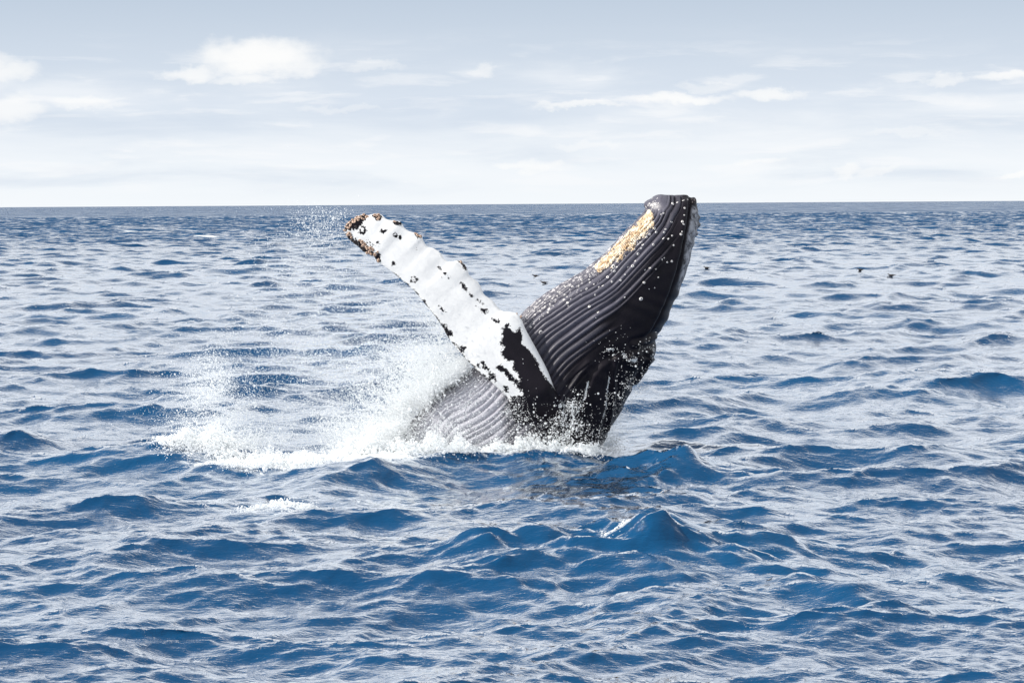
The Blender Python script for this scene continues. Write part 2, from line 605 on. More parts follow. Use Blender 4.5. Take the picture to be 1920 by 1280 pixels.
# close the snout and the tail end with shrinking rings
caps = []
r0 = rows[0]
c0 = np.array([(r0[0] + r0[2]) / 2, (r0[1] + r0[3]) / 2])
for f_, up in ((0.02, -4.5), (0.25, -4.4), (0.5, -4.0), (0.72, -3.2), (0.86, -2.2), (0.94, -1.2)):
    caps.append([c0[0] + (r0[0] - c0[0]) * f_, c0[1] + (r0[1] - c0[1]) * f_ + up,
                 c0[0] + (r0[2] - c0[0]) * f_, c0[1] + (r0[3] - c0[1]) * f_ + up, r0[4] * f_])
rE = rows[-1]
cE = np.array([(rE[0] + rE[2]) / 2, (rE[1] + rE[3]) / 2])
ends = [[*(cE + (rE[0:2] - cE) * f_ + 0), *(cE + (rE[2:4] - cE) * f_), rE[4] * f_] for f_ in (0.6, 0.2, 0.02)]
rows = np.vstack([caps, rows, ends])
th = np.r_[np.linspace(0, np.pi, NF, endpoint=False), np.linspace(np.pi, 2 * np.pi, NB, endpoint=False)]
ct, st_ = np.cos(th), np.sin(th)
ct = np.sign(ct) * np.abs(ct) ** 0.94
st_ = np.sign(st_) * np.abs(st_) ** 0.88
cx = (rows[:, 0] + rows[:, 2]) / 2
cy = (rows[:, 1] + rows[:, 3]) / 2
ex = (rows[:, 0] - rows[:, 2]) / 2
ey = (rows[:, 1] - rows[:, 3]) / 2
PU = cx[:, None] + ex[:, None] * ct
PV = cy[:, None] + ey[:, None] * ct
DY = -rows[:, 4][:, None] * st_
pl = P(PU, PV, Y0)
pl[..., 1] += DY
nr, nth = PU.shape
pq = np.stack([PU.ravel(), PV.ravel()], 1)

# distance from the belly outline drives the throat pleats
Lline = by_length(rows[len(caps):-3, 0:2], 70)
dv, _ = poly_dist(pq, Lline)
low = 2.2 * np.sin(pq[:, 0] * 0.021 + pq[:, 1] * 0.013) + 0.9 * np.sin(pq[:, 0] * 0.047 - pq[:, 1] * 0.035 + 1.0) + 0.5 * np.sin(pq[:, 1] * 0.09 + pq[:, 0] * 0.06)
dvn = np.maximum(dv + low * sstep(dv, 5, 40), 0)
tg = np.arccos(np.clip(1 - dvn / 142.0, -0.6, 1))
PHASE = 11.4 * tg
PHASE = PHASE + 0.13 * np.sin(2.3 * PHASE + 1.0) + 0.16 * np.sin(0.9 * PHASE + pq[:, 1] * 0.017)
prof = np.abs(np.sin(np.pi * PHASE)) ** 0.5
JAW = [(1292, 360), (1285, 385), (1272, 420), (1258, 455), (1240, 486), (1222, 515), (1205, 536), (1185, 560), (1166, 584), (1150, 604), (1138, 630),
       (1120, 650), (1106, 668), (1090, 700), (1077, 740), (1060, 790), (1040, 830), (1000, 900), (900, 1100)]
dj, sj = poly_dist(pq, JAW)
ventral = dj * np.where(sj > 0, 1, -1)                      # > 0 on the belly side
if np.median(ventral[(dv < 20)]) < 0:
    ventral = -ventral
front = np.tile(np.where(th < np.pi, 1.0, 0.6), nr)
edge_noise = 9 * np.sin(PHASE * 2.1) + 5 * np.sin(PHASE * 5.3)
gm = sstep(ventral + edge_noise, 0, 22)
chin = sstep(np.hypot(pq[:, 0] - 1232, pq[:, 1] - 378), 12, 34)
disp = gm * chin * (prof - 0.72) * 0.084

# mouth line: the upper jaw lies inside the lip
MOUTH = [(1294, 355), (1291, 385), (1287, 410), (1281, 440), (1273, 475), (1263, 515), (1248, 556), (1232, 592), (1214, 625), (1196, 650)]
dm, sm = poly_dist(pq, MOUTH)
dors = dm * np.where(sm < 0, 1, -1)
if np.median(dors[(dv < 20)]) > 0:
    dors = -dors
upper = 1 - sstep(pq[:, 1], 600, 660)
disp -= (sstep(dors, -4, 8) * 0.04 + 0.07 * np.exp(-((dors - 1) / 3.5) ** 2)) * upper
disp += np.exp(-((dors + 9) / 7.0) ** 2) * 0.035 * upper
# shoulder fold in front of the flipper
FOLD = [(1196, 662), (1172, 655), (1150, 656), (1122, 672), (1104, 694), (1092, 725), (1082, 760), (1072, 800)]
df, sf = poly_dist(pq, FOLD)
sf = np.where(sf == 0, 1, sf)
inn = df * sf
probe = int(np.argmin(np.hypot(pq[:, 0] - 1130, pq[:, 1] - 740) + 1e4 * (np.tile(th, nr) > np.pi)))
if inn[probe] < 0:
    inn = -inn
fm = sstep(inn, -3, 7) * np.exp(-np.maximum(inn, 0) / 45.0) * (df < 160)
disp += fm * 0.085
FOLD2 = [(1098, 672), (1082, 690), (1070, 715), (1062, 745)]
d2, _ = poly_dist(pq, FOLD2)
disp += 0.045 * np.exp(-(d2 / 6.0) ** 2)
for a in ([(1184, 640), (1206, 636), (1228, 630)], [(1150, 662), (1143, 690), (1146, 735), (1136, 800)], [(1215, 655), (1203, 690), (1190, 715)]):
    d_, _ = poly_dist(pq, a)
    disp += 0.03 * np.exp(-(d_ / 4.5) ** 2) - 0.03 * np.exp(-((d_ - 9) / 5.0) ** 2)
# eye socket with lids
de = np.hypot((pq[:, 0] - 1184), (pq[:, 1] - 666) * 1.3)
disp += 0.035 * np.exp(-((de - 13) / 5.0) ** 2) - 0.03 * np.exp(-(de / 8.0) ** 2)
# knobs of the snout and bumps of the back outline
for (bx_, by_, br, ba) in ((1312, 408, 4.5, .05), (1313, 422, 6, .07), (1309, 440, 5, .045), (1300, 374, 7, .05), (1306, 398, 4, .03), (1303, 458, 6, .02), (1274, 553, 12, .03), (1253, 597, 12, .03), (1224, 655, 12, .04), (1216, 384, 10, .06), (1238, 372, 12, .06)):
    disp += ba * np.exp(-((pq[:, 0] - bx_) ** 2 + (pq[:, 1] - by_) ** 2) / br ** 2)
# slight unevenness of the skin
disp += 0.008 * np.sin(pq[:, 0] * 0.11 + 3 * np.sin(pq[:, 1] * 0.05)) * np.sin(pq[:, 1] * 0.13)

i = np.arange(nr - 1)[:, None] * nth
j = np.arange(nth)[None, :]
j1 = (j + 1) % nth
bq = np.stack([i + j, i + nth + j, i + nth + j1, i + j1], -1).reshape(-1, 4)
du = np.roll(pl, -1, 1) - np.roll(pl, 1, 1)
dt = np.gradient(pl, axis=0)
nrm = np.cross(du, dt)
nrm /= np.maximum(np.linalg.norm(nrm, axis=-1, keepdims=True), 1e-9)
out_dir = pl - pl.mean(axis=1, keepdims=True)
if (nrm * out_dir).sum(-1).mean() < 0:
    nrm = -nrm
else:
    bq = bq[:, ::-1]
capfade = np.ones(nr)
capfade[:len(caps)] = np.linspace(0, 1, len(caps))
capfade[-3:] = 0
bv = (pl + nrm * (disp.reshape(nr, nth) * capfade[:, None])[..., None]).reshape(-1, 3)

# flipper: two outlines in photo pixels from the root to the tip
LE = [(1085, 800), (1062, 765), (1040, 728), (1027, 695), (1008, 658), (986, 618), (979, 601), (968, 587), (944, 583), (933, 575), (924, 564), (909, 553), (904, 545),
      (902, 538), (895, 528), (881, 517), (876, 504), (869, 493), (861, 488), (850, 490), (842, 491), (833, 485), (826, 474.5), (814, 466),
      (802, 462.5), (794, 452), (790, 442), (776, 436), (766, 433), (757.5, 426), (751, 416), (737, 413.5), (725, 411), (716, 403), (706, 400),
      (697, 402), (689, 404), (682, 401), (668, 406), (651, 418), (645, 425)]
TE = [(985, 860), (966, 800), (955, 752), (944, 737), (922, 717), (896, 695), (872, 671), (843, 636), (826, 607), (808, 583), (794, 566), (783, 552), (766, 535),
      (751, 523), (733, 508), (720, 499), (706, 490), (701, 480), (685, 474.5), (672, 462.5), (658, 452), (649, 442), (645, 434)]
NS, NCF, NCB = 330, 84, 40


def pair_rows(le, te, n):
    """resample both edges so that rows cross the flipper squarely"""
    le, te = by_length(catmull(le, 1500), 900), by_length(catmull(te, 1500), 900)
    base, tip = (le[0] + te[0]) / 2, (le[-1] + te[-1]) / 2
    ax = (tip - base) / np.linalg.norm(tip - base)
    pl_, pt_ = np.maximum.accumulate((le - base) @ ax), np.maximum.accumulate((te - base) @ ax)
    u = np.linspace(0, 1, n)
    a = pl_[0] + (pl_[-1] - pl_[0]) * u
    b = pt_[0] + (pt_[-1] - pt_[0]) * u
    e = np.arange(900) * 1e-6
    L_ = np.stack([np.interp(a, pl_ + e, le[:, k]) for k in (0, 1)], 1)
    T_ = np.stack([np.interp(b, pt_ + e, te[:, k]) for k in (0, 1)], 1)
    return L_, T_


fL, fT = pair_rows(LE, TE, NS)
uu = np.linspace(0, 1, NS)
Yf = Y0 - 1.62 + 0.10 * np.sin(uu * 2.2) + 0.55 * (1 - sstep(uu, 0, 0.17)) + 0.35 * uu
thick = np.interp(uu, [0, .2, .5, .9, 1.0], [.28, .17, .10, .065, .03])
cf = np.r_[np.linspace(0, 1, NCF), np.linspace(1, 0, NCB)[1:-1]]
sg = np.r_[np.ones(NCF), -np.ones(NCB - 2)]
FU = fL[:, None, 0] * (1 - cf) + fT[:, None, 0] * cf
FV = fL[:, None, 1] * (1 - cf) + fT[:, None, 1] * cf
# tubercles swell the leading edge where the outline bulges
sm_ = np.stack([np.convolve(np.pad(fL[:, k], 20, mode='edge'), np.ones(41) / 41, 'valid') for k in (0, 1)], 1)
bul = np.einsum('ij,ij->i', fL - sm_, (fL - fT) / np.linalg.norm(fL - fT, axis=1, keepdims=True))
chord = np.linalg.norm(fL - fT, axis=1)
bs_ = np.convolve(np.pad(bul, 3, mode='edge'), np.ones(7) / 7, 'valid')
cfs = np.clip((cf[None, :] * chord[:, None] - bs_[:, None] + 2) / chord[:, None], 0.012, 1)
foil = np.sqrt(1 - (1 - np.minimum(cfs / 0.24, 1)) ** 2) * np.sqrt(np.clip((1 - cf[None, :]) / 0.65, 0, 1)) * np.minimum(1, np.sqrt(cf[None, :] / 0.03))
FY = Yf[:, None] - sg * foil * thick[:, None]
FY = FY + 0.25 * (cf - 0.4)[None, :] * (-1) * sstep(uu, 0.05, 0.3)[:, None]
fv_ = P(FU, FV, FY)
fq = np.stack([FU.ravel(), FV.ravel()], 1)
nc = len(cf)
i = np.arange(NS - 1)[:, None] * nc
j = np.arange(nc)[None, :]
j1 = (j + 1) % nc
fquad = np.stack([i + j, i + j1, i + nc + j1, i + nc + j], -1).reshape(-1, 4) + len(bv)
tipc = len(bv) + NS * nc
ftri = np.stack([tipc - nc + np.arange(nc), tipc - nc + (np.arange(nc) + 1) % nc, np.full(nc, tipc)], 1)
fverts = np.vstack([fv_.reshape(-1, 3), fv_[-1].mean(0)[None]])
fq = np.vstack([fq, [[645, 430]]])

# black markings of the flipper: signed distance in photo pixels
def c4(pts):
    return [(780 + a / 4.57, 520 + b / 4.57) for a, b in pts]


DARK = [c4([(745, 430), (790, 405), (800, 450), (850, 480), (890, 440), (905, 510), (900, 575), (950, 600), (1010, 690), (1050, 760), (1080, 815), (1120, 880),
            (1185, 955), (1420, 1130), (1600, 1300), (1420, 1420), (950, 1500), (815, 1150), (830, 1020), (945, 1015), (905, 965), (870, 920), (915, 890), (880, 830), (845, 790), (835, 720),
            (770, 690), (735, 640), (770, 590), (735, 530), (760, 470)]),
        c4([(685, 765), (720, 750), (790, 800), (860, 880), (945, 985), (950, 1020), (900, 975), (820, 890), (760, 820)]),
        c4([(650, 355), (715, 370), (720, 400), (690, 380), (655, 375)]), c4([(515, 180), (575, 215), (580, 235), (545, 225), (515, 195)]),
        c4([(515, 245), (605, 275), (608, 300), (570, 300), (560, 280)]), c4([(385, 50), (410, 55), (435, 105), (430, 125), (405, 95)]),
        c4([(455, 135), (500, 165), (490, 172)]), c4([(215, 400), (245, 400), (305, 470), (310, 500), (275, 510), (235, 450)]), c4([(350, 600), (390, 590), (425, 600), (400, 640), (380, 640)]),
        c4([(590, 740), (620, 770), (640, 820), (690, 850), (680, 890), (640, 860), (620, 800), (590, 775)]), c4([(750, 930), (785, 950), (790, 980), (760, 975)]),
        c4([(200, 245), (215, 255), (235, 285), (265, 300), (240, 298), (220, 275)])]


def c3(pts):
    return [(620 + a / 5.8167, 380 + b / 5.8167) for a, b in pts]


DARK += [c3([(510, 335), (530, 305), (560, 290), (600, 310), (575, 325), (545, 325)]), c3([(690, 215), (720, 200), (770, 220), (765, 245), (725, 250)]),
         c3([(1170, 700), (1300, 820), (1290, 825), (1235, 775)]), c3([(1400, 640), (1440, 660), (1490, 715), (1475, 735), (1445, 705)]),
         c3([(135, 290), (160, 240), (230, 190), (350, 130), (400, 140), (390, 190), (300, 260), (290, 285), (200, 300), (150, 300)]),
         c3([(165, 340), (220, 340), (240, 400), (340, 420), (400, 470), (440, 520), (500, 560), (540, 560), (545, 640), (500, 640), (440, 590), (370, 550), (280, 470), (200, 400)]),
         c3([(460, 140), (520, 120), (550, 160), (540, 195), (500, 190)]), c3([(925, 345), (965, 350), (970, 380), (945, 380)])]
RINGS = [(679.5, 431, 5.2, 1.3), (666, 426, 3.4, 3.6), (776, 524, 5.5, 1.1), (709, 458, 3.2, .7), (695, 458, 2.8, .7), (690, 453, 2.3, .6), (834, 613, 4.5, 1.8), (842, 626, 4.5, 1.8), (865.5, 654, 3.5, 1.6),
         (902, 684, 5.5, 1.8), (794, 566, 3, .8), (741, 440, 3, .9), (751, 445, 2.2, .8), (738, 494, 1.3, .8), (780.5, 465, .4, .9), (828, 519, .4, .9),
         (943, 645, 4, 1.2), (948, 655, 4, 1.2), (951, 630, 3, 1.0), (974, 690, 4, 1.1)]
paint = np.full(len(fq), -60.0)
for n_, p_ in enumerate(DARK):
    paint = np.maximum(paint, sdf_poly(fq, p_) + (2.0 if n_ == 0 else 0.6))
for (rx_, ry_, rr, rw) in RINGS:
    paint = np.maximum(paint, rw - np.abs(np.hypot(fq[:, 0] - rx_, fq[:, 1] - ry_) - rr))
dte, _ = poly_dist(fq, [t for t in TE if 500 < t[1] < 720])
paint = np.maximum(paint, 1.0 - dte)
dro, _ = poly_dist(fq, [(1050, 745), (985, 744), (950, 752)])
paint = np.where(fq[:, 1] > 748, np.maximum(paint, np.minimum(dro, 30)), paint)

# skin marks on the body, some with light painted into the colour
mott = np.zeros(len(pq))
up_ = sstep(pq[:, 1], 395, 430) * (1 - sstep(pq[:, 1], 640, 690))
mott = np.maximum(mott, up_ * (0.36 * (1 - sstep(dv, 6, 46)) + 0.12 * (1 - sstep(dv, 45, 95))))
mott = np.maximum(mott, 0.50 * sstep(sdf_poly(pq, [(1209, 400), (1222, 425), (1200, 455), (1165, 485), (1135, 505), (1110, 520), (1080, 525), (1120, 485), (1160, 448)]), -8, 6))
rost = 0.0 + sstep(sdf_poly(pq, [(1298, 385), (1309, 388), (1310, 440), (1300, 470), (1290, 500), (1274, 545), (1268, 540), (1280, 490), (1286, 450), (1292, 420)]), -3, 4)  # grey snout strip, its colour raised to imitate reflected sky
pale = sstep(sdf_poly(pq, [(690, 930), (728, 850), (764, 800), (815, 738), (883, 690), (960, 700), (958, 760), (966, 815), (978, 880), (960, 960)]), -3, 26)  # sunlit, spray-wet belly painted lighter, ending where the shadow starts
pale = np.maximum(pale, 0.35 * sstep(sdf_poly(pq, [(690, 930), (728, 850), (764, 800), (815, 738), (883, 690), (960, 700), (1000, 800), (1010, 900), (960, 960)]), -3, 10))

allv = np.vstack([bv, fverts])
M_skin, T = material('whale_skin')
tco = T.n('ShaderNodeTexCoord')
nz = T.noise(tco.outputs['Object'], 9.0, 7.0, 0.7, 0.3)
nf = T.noise(tco.outputs['Object'], 34.0, 4.0, 0.6)
ng = T.noise(tco.outputs['Object'], 1.6, 4.0, 0.55)
pt = T.attr('paint')
isdark = T.step(T.m('ADD', pt, T.m('ADD', T.m('MULTIPLY', T.m('SUBTRACT', nz, 0.5), 24.0), T.m('MULTIPLY', T.m('SUBTRACT', nf, 0.5), 13.0))), -0.6, 0.7)
isdark = T.m('MAXIMUM', isdark, T.step(pt, 2.6, 5.0))
isdark = T.m('MULTIPLY', isdark, T.step(pt, -9.0, -4.0))
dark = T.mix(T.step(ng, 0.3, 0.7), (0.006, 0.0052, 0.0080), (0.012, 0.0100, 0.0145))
white = T.mix(T.step(T.m('ADD', T.m('MULTIPLY', nz, 0.5), T.m('MULTIPLY', ng, 0.5)), 0.36, 0.6), (0.74, 0.74, 0.74), (0.84, 0.835, 0.825))
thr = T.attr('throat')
dark = T.mix(T.m('MULTIPLY', thr, T.m('ADD', 0.55, T.m('MULTIPLY', nz, 0.8))), dark, (0.084, 0.081, 0.108))  # grey counter-shaded throat skin, lightened further to imitate sunlight on it
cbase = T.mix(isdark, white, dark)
mo = T.attr('mottle')
mk = T.step(T.m('ADD', T.m('ADD', T.m('MULTIPLY', nz, 0.85), T.m('MULTIPLY', nf, 0.35)), T.m('MULTIPLY', mo, 0.46)), 0.83, 0.93)
mk = T.m('MULTIPLY', mk, T.step(mo, 0.02, 0.2))
cbase = T.mix(T.m('MULTIPLY', mk, 0.85), cbase, (0.66, 0.63, 0.63))
ro = T.attr('rostrum')
cbase = T.mix(T.m('MULTIPLY', ro, T.m('MULTIPLY', T.step(nz, 0.36, 0.60), 0.9)), cbase, (0.36, 0.37, 0.40))
pa = T.attr('pale')
cbase = T.mix(T.m('MULTIPLY', pa, T.m('ADD', 0.55, T.m('MULTIPLY', nf, 0.7))), cbase, (0.44, 0.44, 0.49))
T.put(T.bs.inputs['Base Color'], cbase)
T.put(T.bs.inputs['Roughness'], T.m('ADD', 0.28, T.m('MULTIPLY', nz, 0.26)))
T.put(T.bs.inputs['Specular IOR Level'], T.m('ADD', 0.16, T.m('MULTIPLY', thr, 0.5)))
T.bs.inputs['IOR'].default_value = 1.40
bp = T.n('ShaderNodeBump')
bp.inputs['Strength'].default_value = 0.35
bp.inputs['Distance'].default_value = 0.02
T.put(bp.inputs['Height'], nz)
T.t.links.new(bp.outputs[0], T.bs.inputs['Normal'])

whale = bpy.data.objects.new('humpback_whale', None)
COL.objects.link(whale)
wb = P(960, 870, Y0)
whale.location = (wb[0], Y0, 0)
tag(whale, 'breaching humpback whale, dark pleated throat up and one white flipper raised', 'whale')
WOFF = np.array(whale.location)
whale_body = mesh_np('body', allv - WOFF, np.vstack([bq, fquad]), ftri, M_skin, whale)
add_attr(whale_body, 'paint', np.r_[np.full(len(bv), 60.0), paint])
add_attr(whale_body, 'mottle', np.r_[mott, np.zeros(len(fverts))])
add_attr(whale_body, 'pale', np.r_[pale * sstep(np.tile(np.sin(th) + 1.3, nr), 0.2, 0.8), np.zeros(len(fverts))])
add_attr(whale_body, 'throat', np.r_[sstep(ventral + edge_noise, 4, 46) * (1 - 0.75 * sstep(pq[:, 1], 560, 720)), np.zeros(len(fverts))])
add_attr(whale_body, 'rostrum', np.r_[rost, np.zeros(len(fverts))])

me = whale_body.data
bvh = BVHTree.FromPolygons([tuple(v) for v in allv], [tuple(p.vertices) for p in me.polygons])


def hit(px, py):
    d = np.array([(px - 960) / FPX, -(py - 640) / FPX, -1.0]) @ CR.T
    loc, nor, _, _ = bvh.ray_cast(Vector((0, 0, CAM_H)), Vector(d).normalized())
    if loc is None:
        return None
    if nor.dot(Vector(d)) > 0:
        nor = -nor
    return loc, nor


# barnacles: ringed cones with a sunken mouth
def simple_mat(name, c1, c2, scale, rough=0.6):
    mt, T = material(name)
    t_ = T.n('ShaderNodeTexCoord')
    T.put(T.bs.inputs['Base Color'], T.mix(T.step(T.noise(t_.outputs['Object'], scale, 4, 0.6), 0.35, 0.65), c1, c2))
    T.bs.inputs['Roughness'].default_value = rough
    return mt


M_shell = simple_mat('barnacle_shell', (0.72, 0.69, 0.66), (0.86, 0.84, 0.82), 3.0)
M_tan = simple_mat('tan_barnacle_shell', (0.26, 0.14, 0.08), (0.66, 0.50, 0.40), 2.0)
M_hole = simple_mat('barnacle_mouth', (0.015, 0.012, 0.015), (0.04, 0.03, 0.03), 4.0)
M_lice = simple_mat('barnacle_crust', (0.56, 0.39, 0.22), (0.88, 0.79, 0.64), 7.0, 0.7)


M_brown = simple_mat('dark_barnacle_side', (0.05, 0.025, 0.015), (0.16, 0.08, 0.05), 3.0)


def barnacle_mesh(name, shell, ring, side=None):
    prof_ = [(1.0, -0.25), (0.92, 0.25), (ring + 0.12, 0.62), (ring, 0.62), (ring * 0.8, 0.15)]
    n_ = 9
    v, f = [], []
    for k, (r_, z_) in enumerate(prof_):
        for a in range(n_):
            t = 2 * math.pi * a / n_
            rr = r_ * (1 + (0.07 if k < 3 else 0) * math.sin(a * 2.4 + k))
            v.append((rr * math.cos(t), rr * math.sin(t), z_))
    for k in range(len(prof_) - 1):
        for a in range(n_):
            b = (a + 1) % n_
            f.append((k * n_ + a, k * n_ + b, (k + 1) * n_ + b, (k + 1) * n_ + a))
    f.append(tuple(range((len(prof_) - 1) * n_, len(prof_) * n_)))
    m_ = bpy.data.meshes.new(name)
    m_.from_pydata(v, [], f)
    m_.materials.append(shell)
    m_.materials.append(M_hole)
    m_.materials.append(side or shell)
    for p in m_.polygons[-n_ - 1:]:
        p.material_index = 1
    for p in m_.polygons[:n_]:
        p.material_index = 2
    m_.update()
    return m_


BM = {'w': barnacle_mesh('white_barnacle', M_shell, 0.45), 't': barnacle_mesh('tan_barnacle', M_tan, 0.28, M_brown), 'd': barnacle_mesh('dark_barnacle', M_hole, 0.5)}


def barnacle(px, py, rpx, kind):
    h = hit(px, py)
    if h is None:
        return
    loc, nor = h
    o = bpy.data.objects.new('barnacle', BM[kind])
    COL.objects.link(o)
    o.parent = whale
    o.location = loc - Vector(WOFF)
    qn = nor.to_track_quat('Z', 'Y')
    o.rotation_mode = 'QUATERNION'
    from mathutils import Quaternion
    o.rotation_quaternion = qn @ Quaternion((0, 0, 1), random.uniform(0, 6.28))
    s_ = rpx / FPX * Y0
    o.scale = (s_ * random.uniform(.65, 1.3), s_ * random.uniform(.75, 1.1), s_ * (random.uniform(.35, .6) if kind == 'w' else random.uniform(.7, 1.0)))


for (a, b) in c3([(395, 155), (360, 130), (345, 175), (365, 180), (320, 160), (285, 165), (300, 190), (270, 185), (250, 210), (235, 185), (205, 215), (215, 245), (185, 235), (165, 265),
                  (195, 275), (150, 290), (155, 300), (185, 350), (205, 340), (225, 380), (315, 410), (340, 430), (370, 450), (350, 470), (400, 500), (430, 500), (460, 510), (420, 535), (440, 560), (395, 550),
                  (515, 540), (520, 630), (500, 145), (520, 135), (480, 135), (530, 160), (515, 180), (930, 335), (945, 355), (980, 370), (700, 205), (390, 480), (480, 570), (1420, 645)]):
    barnacle(a + random.uniform(-.4, .4), b + random.uniform(-.4, .4), random.uniform(2.7, 4.0), 't')
for (a, b) in c3([(240, 410), (265, 430), (290, 450), (330, 490), (360, 510), (300, 430), (455, 570), (275, 268), (720, 232), (1465, 712)]):
    barnacle(a, b, random.uniform(2.4, 3.8), 'd')
for (a, b) in c4([(880, 315), (900, 335), (865, 310), (895, 345)]):
    barnacle(a, b, 2.2, 't')


def c1(pts):
    return [(1100 + a / 4.573, 340 + b / 4.573) for a, b in pts]


for (a, b) in c1([(640, 285), (660, 270), (840, 225), (835, 290), (720, 345), (735, 350), (600, 440), (575, 340), (585, 410), (665, 435), (680, 415), (825, 345), (835, 370), (820, 435), (810, 450), (745, 550),
                  (735, 470), (700, 490), (655, 490), (545, 455), (510, 480), (670, 660), (650, 670), (690, 690), (730, 685), (615, 820), (580, 915), (535, 925), (460, 1015), (490, 865), (590, 750), (545, 745), (505, 765),
                  (330, 995), (95, 1125), (55, 805), (25, 860), (395, 730), (355, 740), (260, 735), (215, 770), (270, 690), (290, 845), (330, 800), (180, 815), (135, 895), (110, 910), (65, 880), (570, 540), (470, 570), (480, 540), (460, 520), (410, 580), (440, 620),
                  (825, 165), (780, 180), (735, 190), (735, 190), (870, 160), (20, 1070), (210, 700), (240, 770), (220, 860), (420, 680)]):
    barnacle(a + random.uniform(-1, 1), b + random.uniform(-1, 1), random.uniform(1.4, 2.9), 'w')
for k in range(34):
    barnacle(random.gauss(1224, 7), random.gauss(383, 5), random.uniform(0.9, 1.8), 'w')
for k in range(70):
    t = random.random() ** 0.8
    b0 = catmull([(1120, 500), (1070, 530), (1030, 555), (990, 590)], 50)[int(t * 49)]
    barnacle(b0[0] + random.gauss(4, 9), b0[1] + abs(random.gauss(4, 14)), random.uniform(1.1, 2.3), 'w')
for (a, b) in ((1014, 623), (1202, 560), (1150, 500)):
    barnacle(a, b, 4.0, 'w')
for (a, b) in ((1297, 374), (1303, 376), (1300, 380), (1306, 373)):
    barnacle(a, b, 3.2, 'd')

# the tan crust on the throat: hundreds of small knobs in one part
cv_, cf_ = [], []
lo = catmull([(1216, 393), (1206, 404), (1184, 426), (1154, 458), (1130, 482), (1112, 499)], 60)
octv = np.array([(1, 0, 0), (-1, 0, 0), (0, 1, 0), (0, -1, 0), (0, 0, 1), (0, 0, -1)], float)
octf = np.array([(0, 2, 4), (2, 1, 4), (1, 3, 4), (3, 0, 4), (2, 0, 5), (1, 2, 5), (3, 1, 5), (0, 3, 5)])
n_done = 0
for k in range(2600):
    t = random.random()
    b0 = lo[int(t * 59)]
    wd = (24 + 4 * math.sin(t * 40) + random.gauss(0, 3)) * min(1, 0.35 + t * 3) * (1 - 0.45 * max(0, t - .5) * 2)
    off = random.random() ** 0.8 * wd
    if random.random() < max(0, t - 0.55) * 1.6:
        continue
    px, py = b0[0] + off * 0.63 + 1, b0[1] + off * 0.78 + 1
    h = hit(px, py)
    if h is None:
        continue
    r_ = random.uniform(0.008, 0.030)
    qm = np.array(h[1].to_track_quat('Z', 'Y').to_matrix())
    loc = np.array(h[0]) - WOFF
    cv_.append((octv * rng.uniform(.7, 1.3, (6, 1)) * r_ * np.array([1, 1, 1.1])) @ qm.T + loc)
    cf_.append(octf + 6 * n_done)
    n_done += 1
crust = mesh_np('barnacle_crust', np.vstack(cv_), None, np.vstack(cf_), M_lice, whale, smooth=True)
tag(crust, kind='stuff')

# eye
he = hit(1184, 668)
M_eye = simple_mat('whale_eye', (0.008, 0.007, 0.007), (0.015, 0.012, 0.012), 5.0, 0.12)
bm = bmesh.new()
bmesh.ops.create_uvsphere(bm, u_segments=14, v_segments=10, radius=0.055)
me_ = bpy.data.meshes.new('eye')
bm.to_mesh(me_)
bm.free()
me_.materials.append(M_eye)
eye = bpy.data.objects.new('eye', me_)
COL.objects.link(eye)
eye.parent = whale
eye.location = he[0] - he[1] * 0.02 - Vector(WOFF)

# ------------------------------------------------------------------ splash: droplets as points with real radii
M_drop, T = material('water_droplets')
T.bs.inputs['Base Color'].default_value = (0.90, 0.92, 0.93, 1)
T.bs.inputs['Roughness'].default_value = 0.4
T.bs.inputs['IOR'].default_value = 1.333
tr = T.n('ShaderNodeBsdfTranslucent')
tr.inputs['Color'].default_value = (0.92, 0.94, 0.95, 1)
mx = T.n('ShaderNodeMixShader')
mx.inputs[0].default_value = 0.40
T.t.links.new(T.bs.outputs[0], mx.inputs[1])
T.t.links.new(tr.outputs[0], mx.inputs[2])
T.t.links.new(mx.outputs[0], T.out.inputs[0])


def point_object(name, pos, rad, mat, kind='stuff'):
    me = bpy.data.meshes.new(name)
    me.vertices.add(len(pos))
    me.vertices.foreach_set('co', np.asarray(pos, np.float32).ravel())
    a = me.attributes.new('size', 'FLOAT', 'POINT')
    a.data.foreach_set('value', np.asarray(rad, np.float32))
    me.materials.append(mat)
    ob = bpy.data.objects.new(name, me)
    COL.objects.link(ob)
    ng = bpy.data.node_groups.new(name + '_points', 'GeometryNodeTree')
    ng.interface.new_socket('Geometry', in_out='INPUT', socket_type='NodeSocketGeometry')
    ng.interface.new_socket('Geometry', in_out='OUTPUT', socket_type='NodeSocketGeometry')
    gi, go = ng.nodes.new('NodeGroupInput'), ng.nodes.new('NodeGroupOutput')
    mpn = ng.nodes.new('GeometryNodeMeshToPoints')
    na = ng.nodes.new('GeometryNodeInputNamedAttribute')
    na.data_type = 'FLOAT'
    na.inputs['Name'].default_value = 'size'
    sm = ng.nodes.new('GeometryNodeSetMaterial')
    sm.inputs['Material'].default_value = mat
    ng.links.new(gi.outputs[0], mpn.inputs['Mesh'])
    ng.links.new(na.outputs['Attribute'], mpn.inputs['Radius'])
    ng.links.new(mpn.outputs[0], sm.inputs['Geometry'])
    ng.links.new(sm.outputs[0], go.inputs[0])
    md = ob.modifiers.new('points', 'NODES')
    md.node_group = ng
    tag(ob, kind=kind)
    return ob


def sizes(n, med, sig=0.45, top=0.05):
    return np.clip(np.exp(rng.normal(math.log(med), sig, n)), 0.0022, top)


def stroke(n, pts, w0, w1, power=1.0):
    """n pixels scattered round a curve; widths at its two ends"""
    c = catmull(pts, 400)
    t = rng.random(n) ** power
    b = c[(t * 399).astype(int)]
    w = (w0 + (w1 - w0) * t)[:, None]
    return b + rng.normal(size=(n, 2)) * w, t


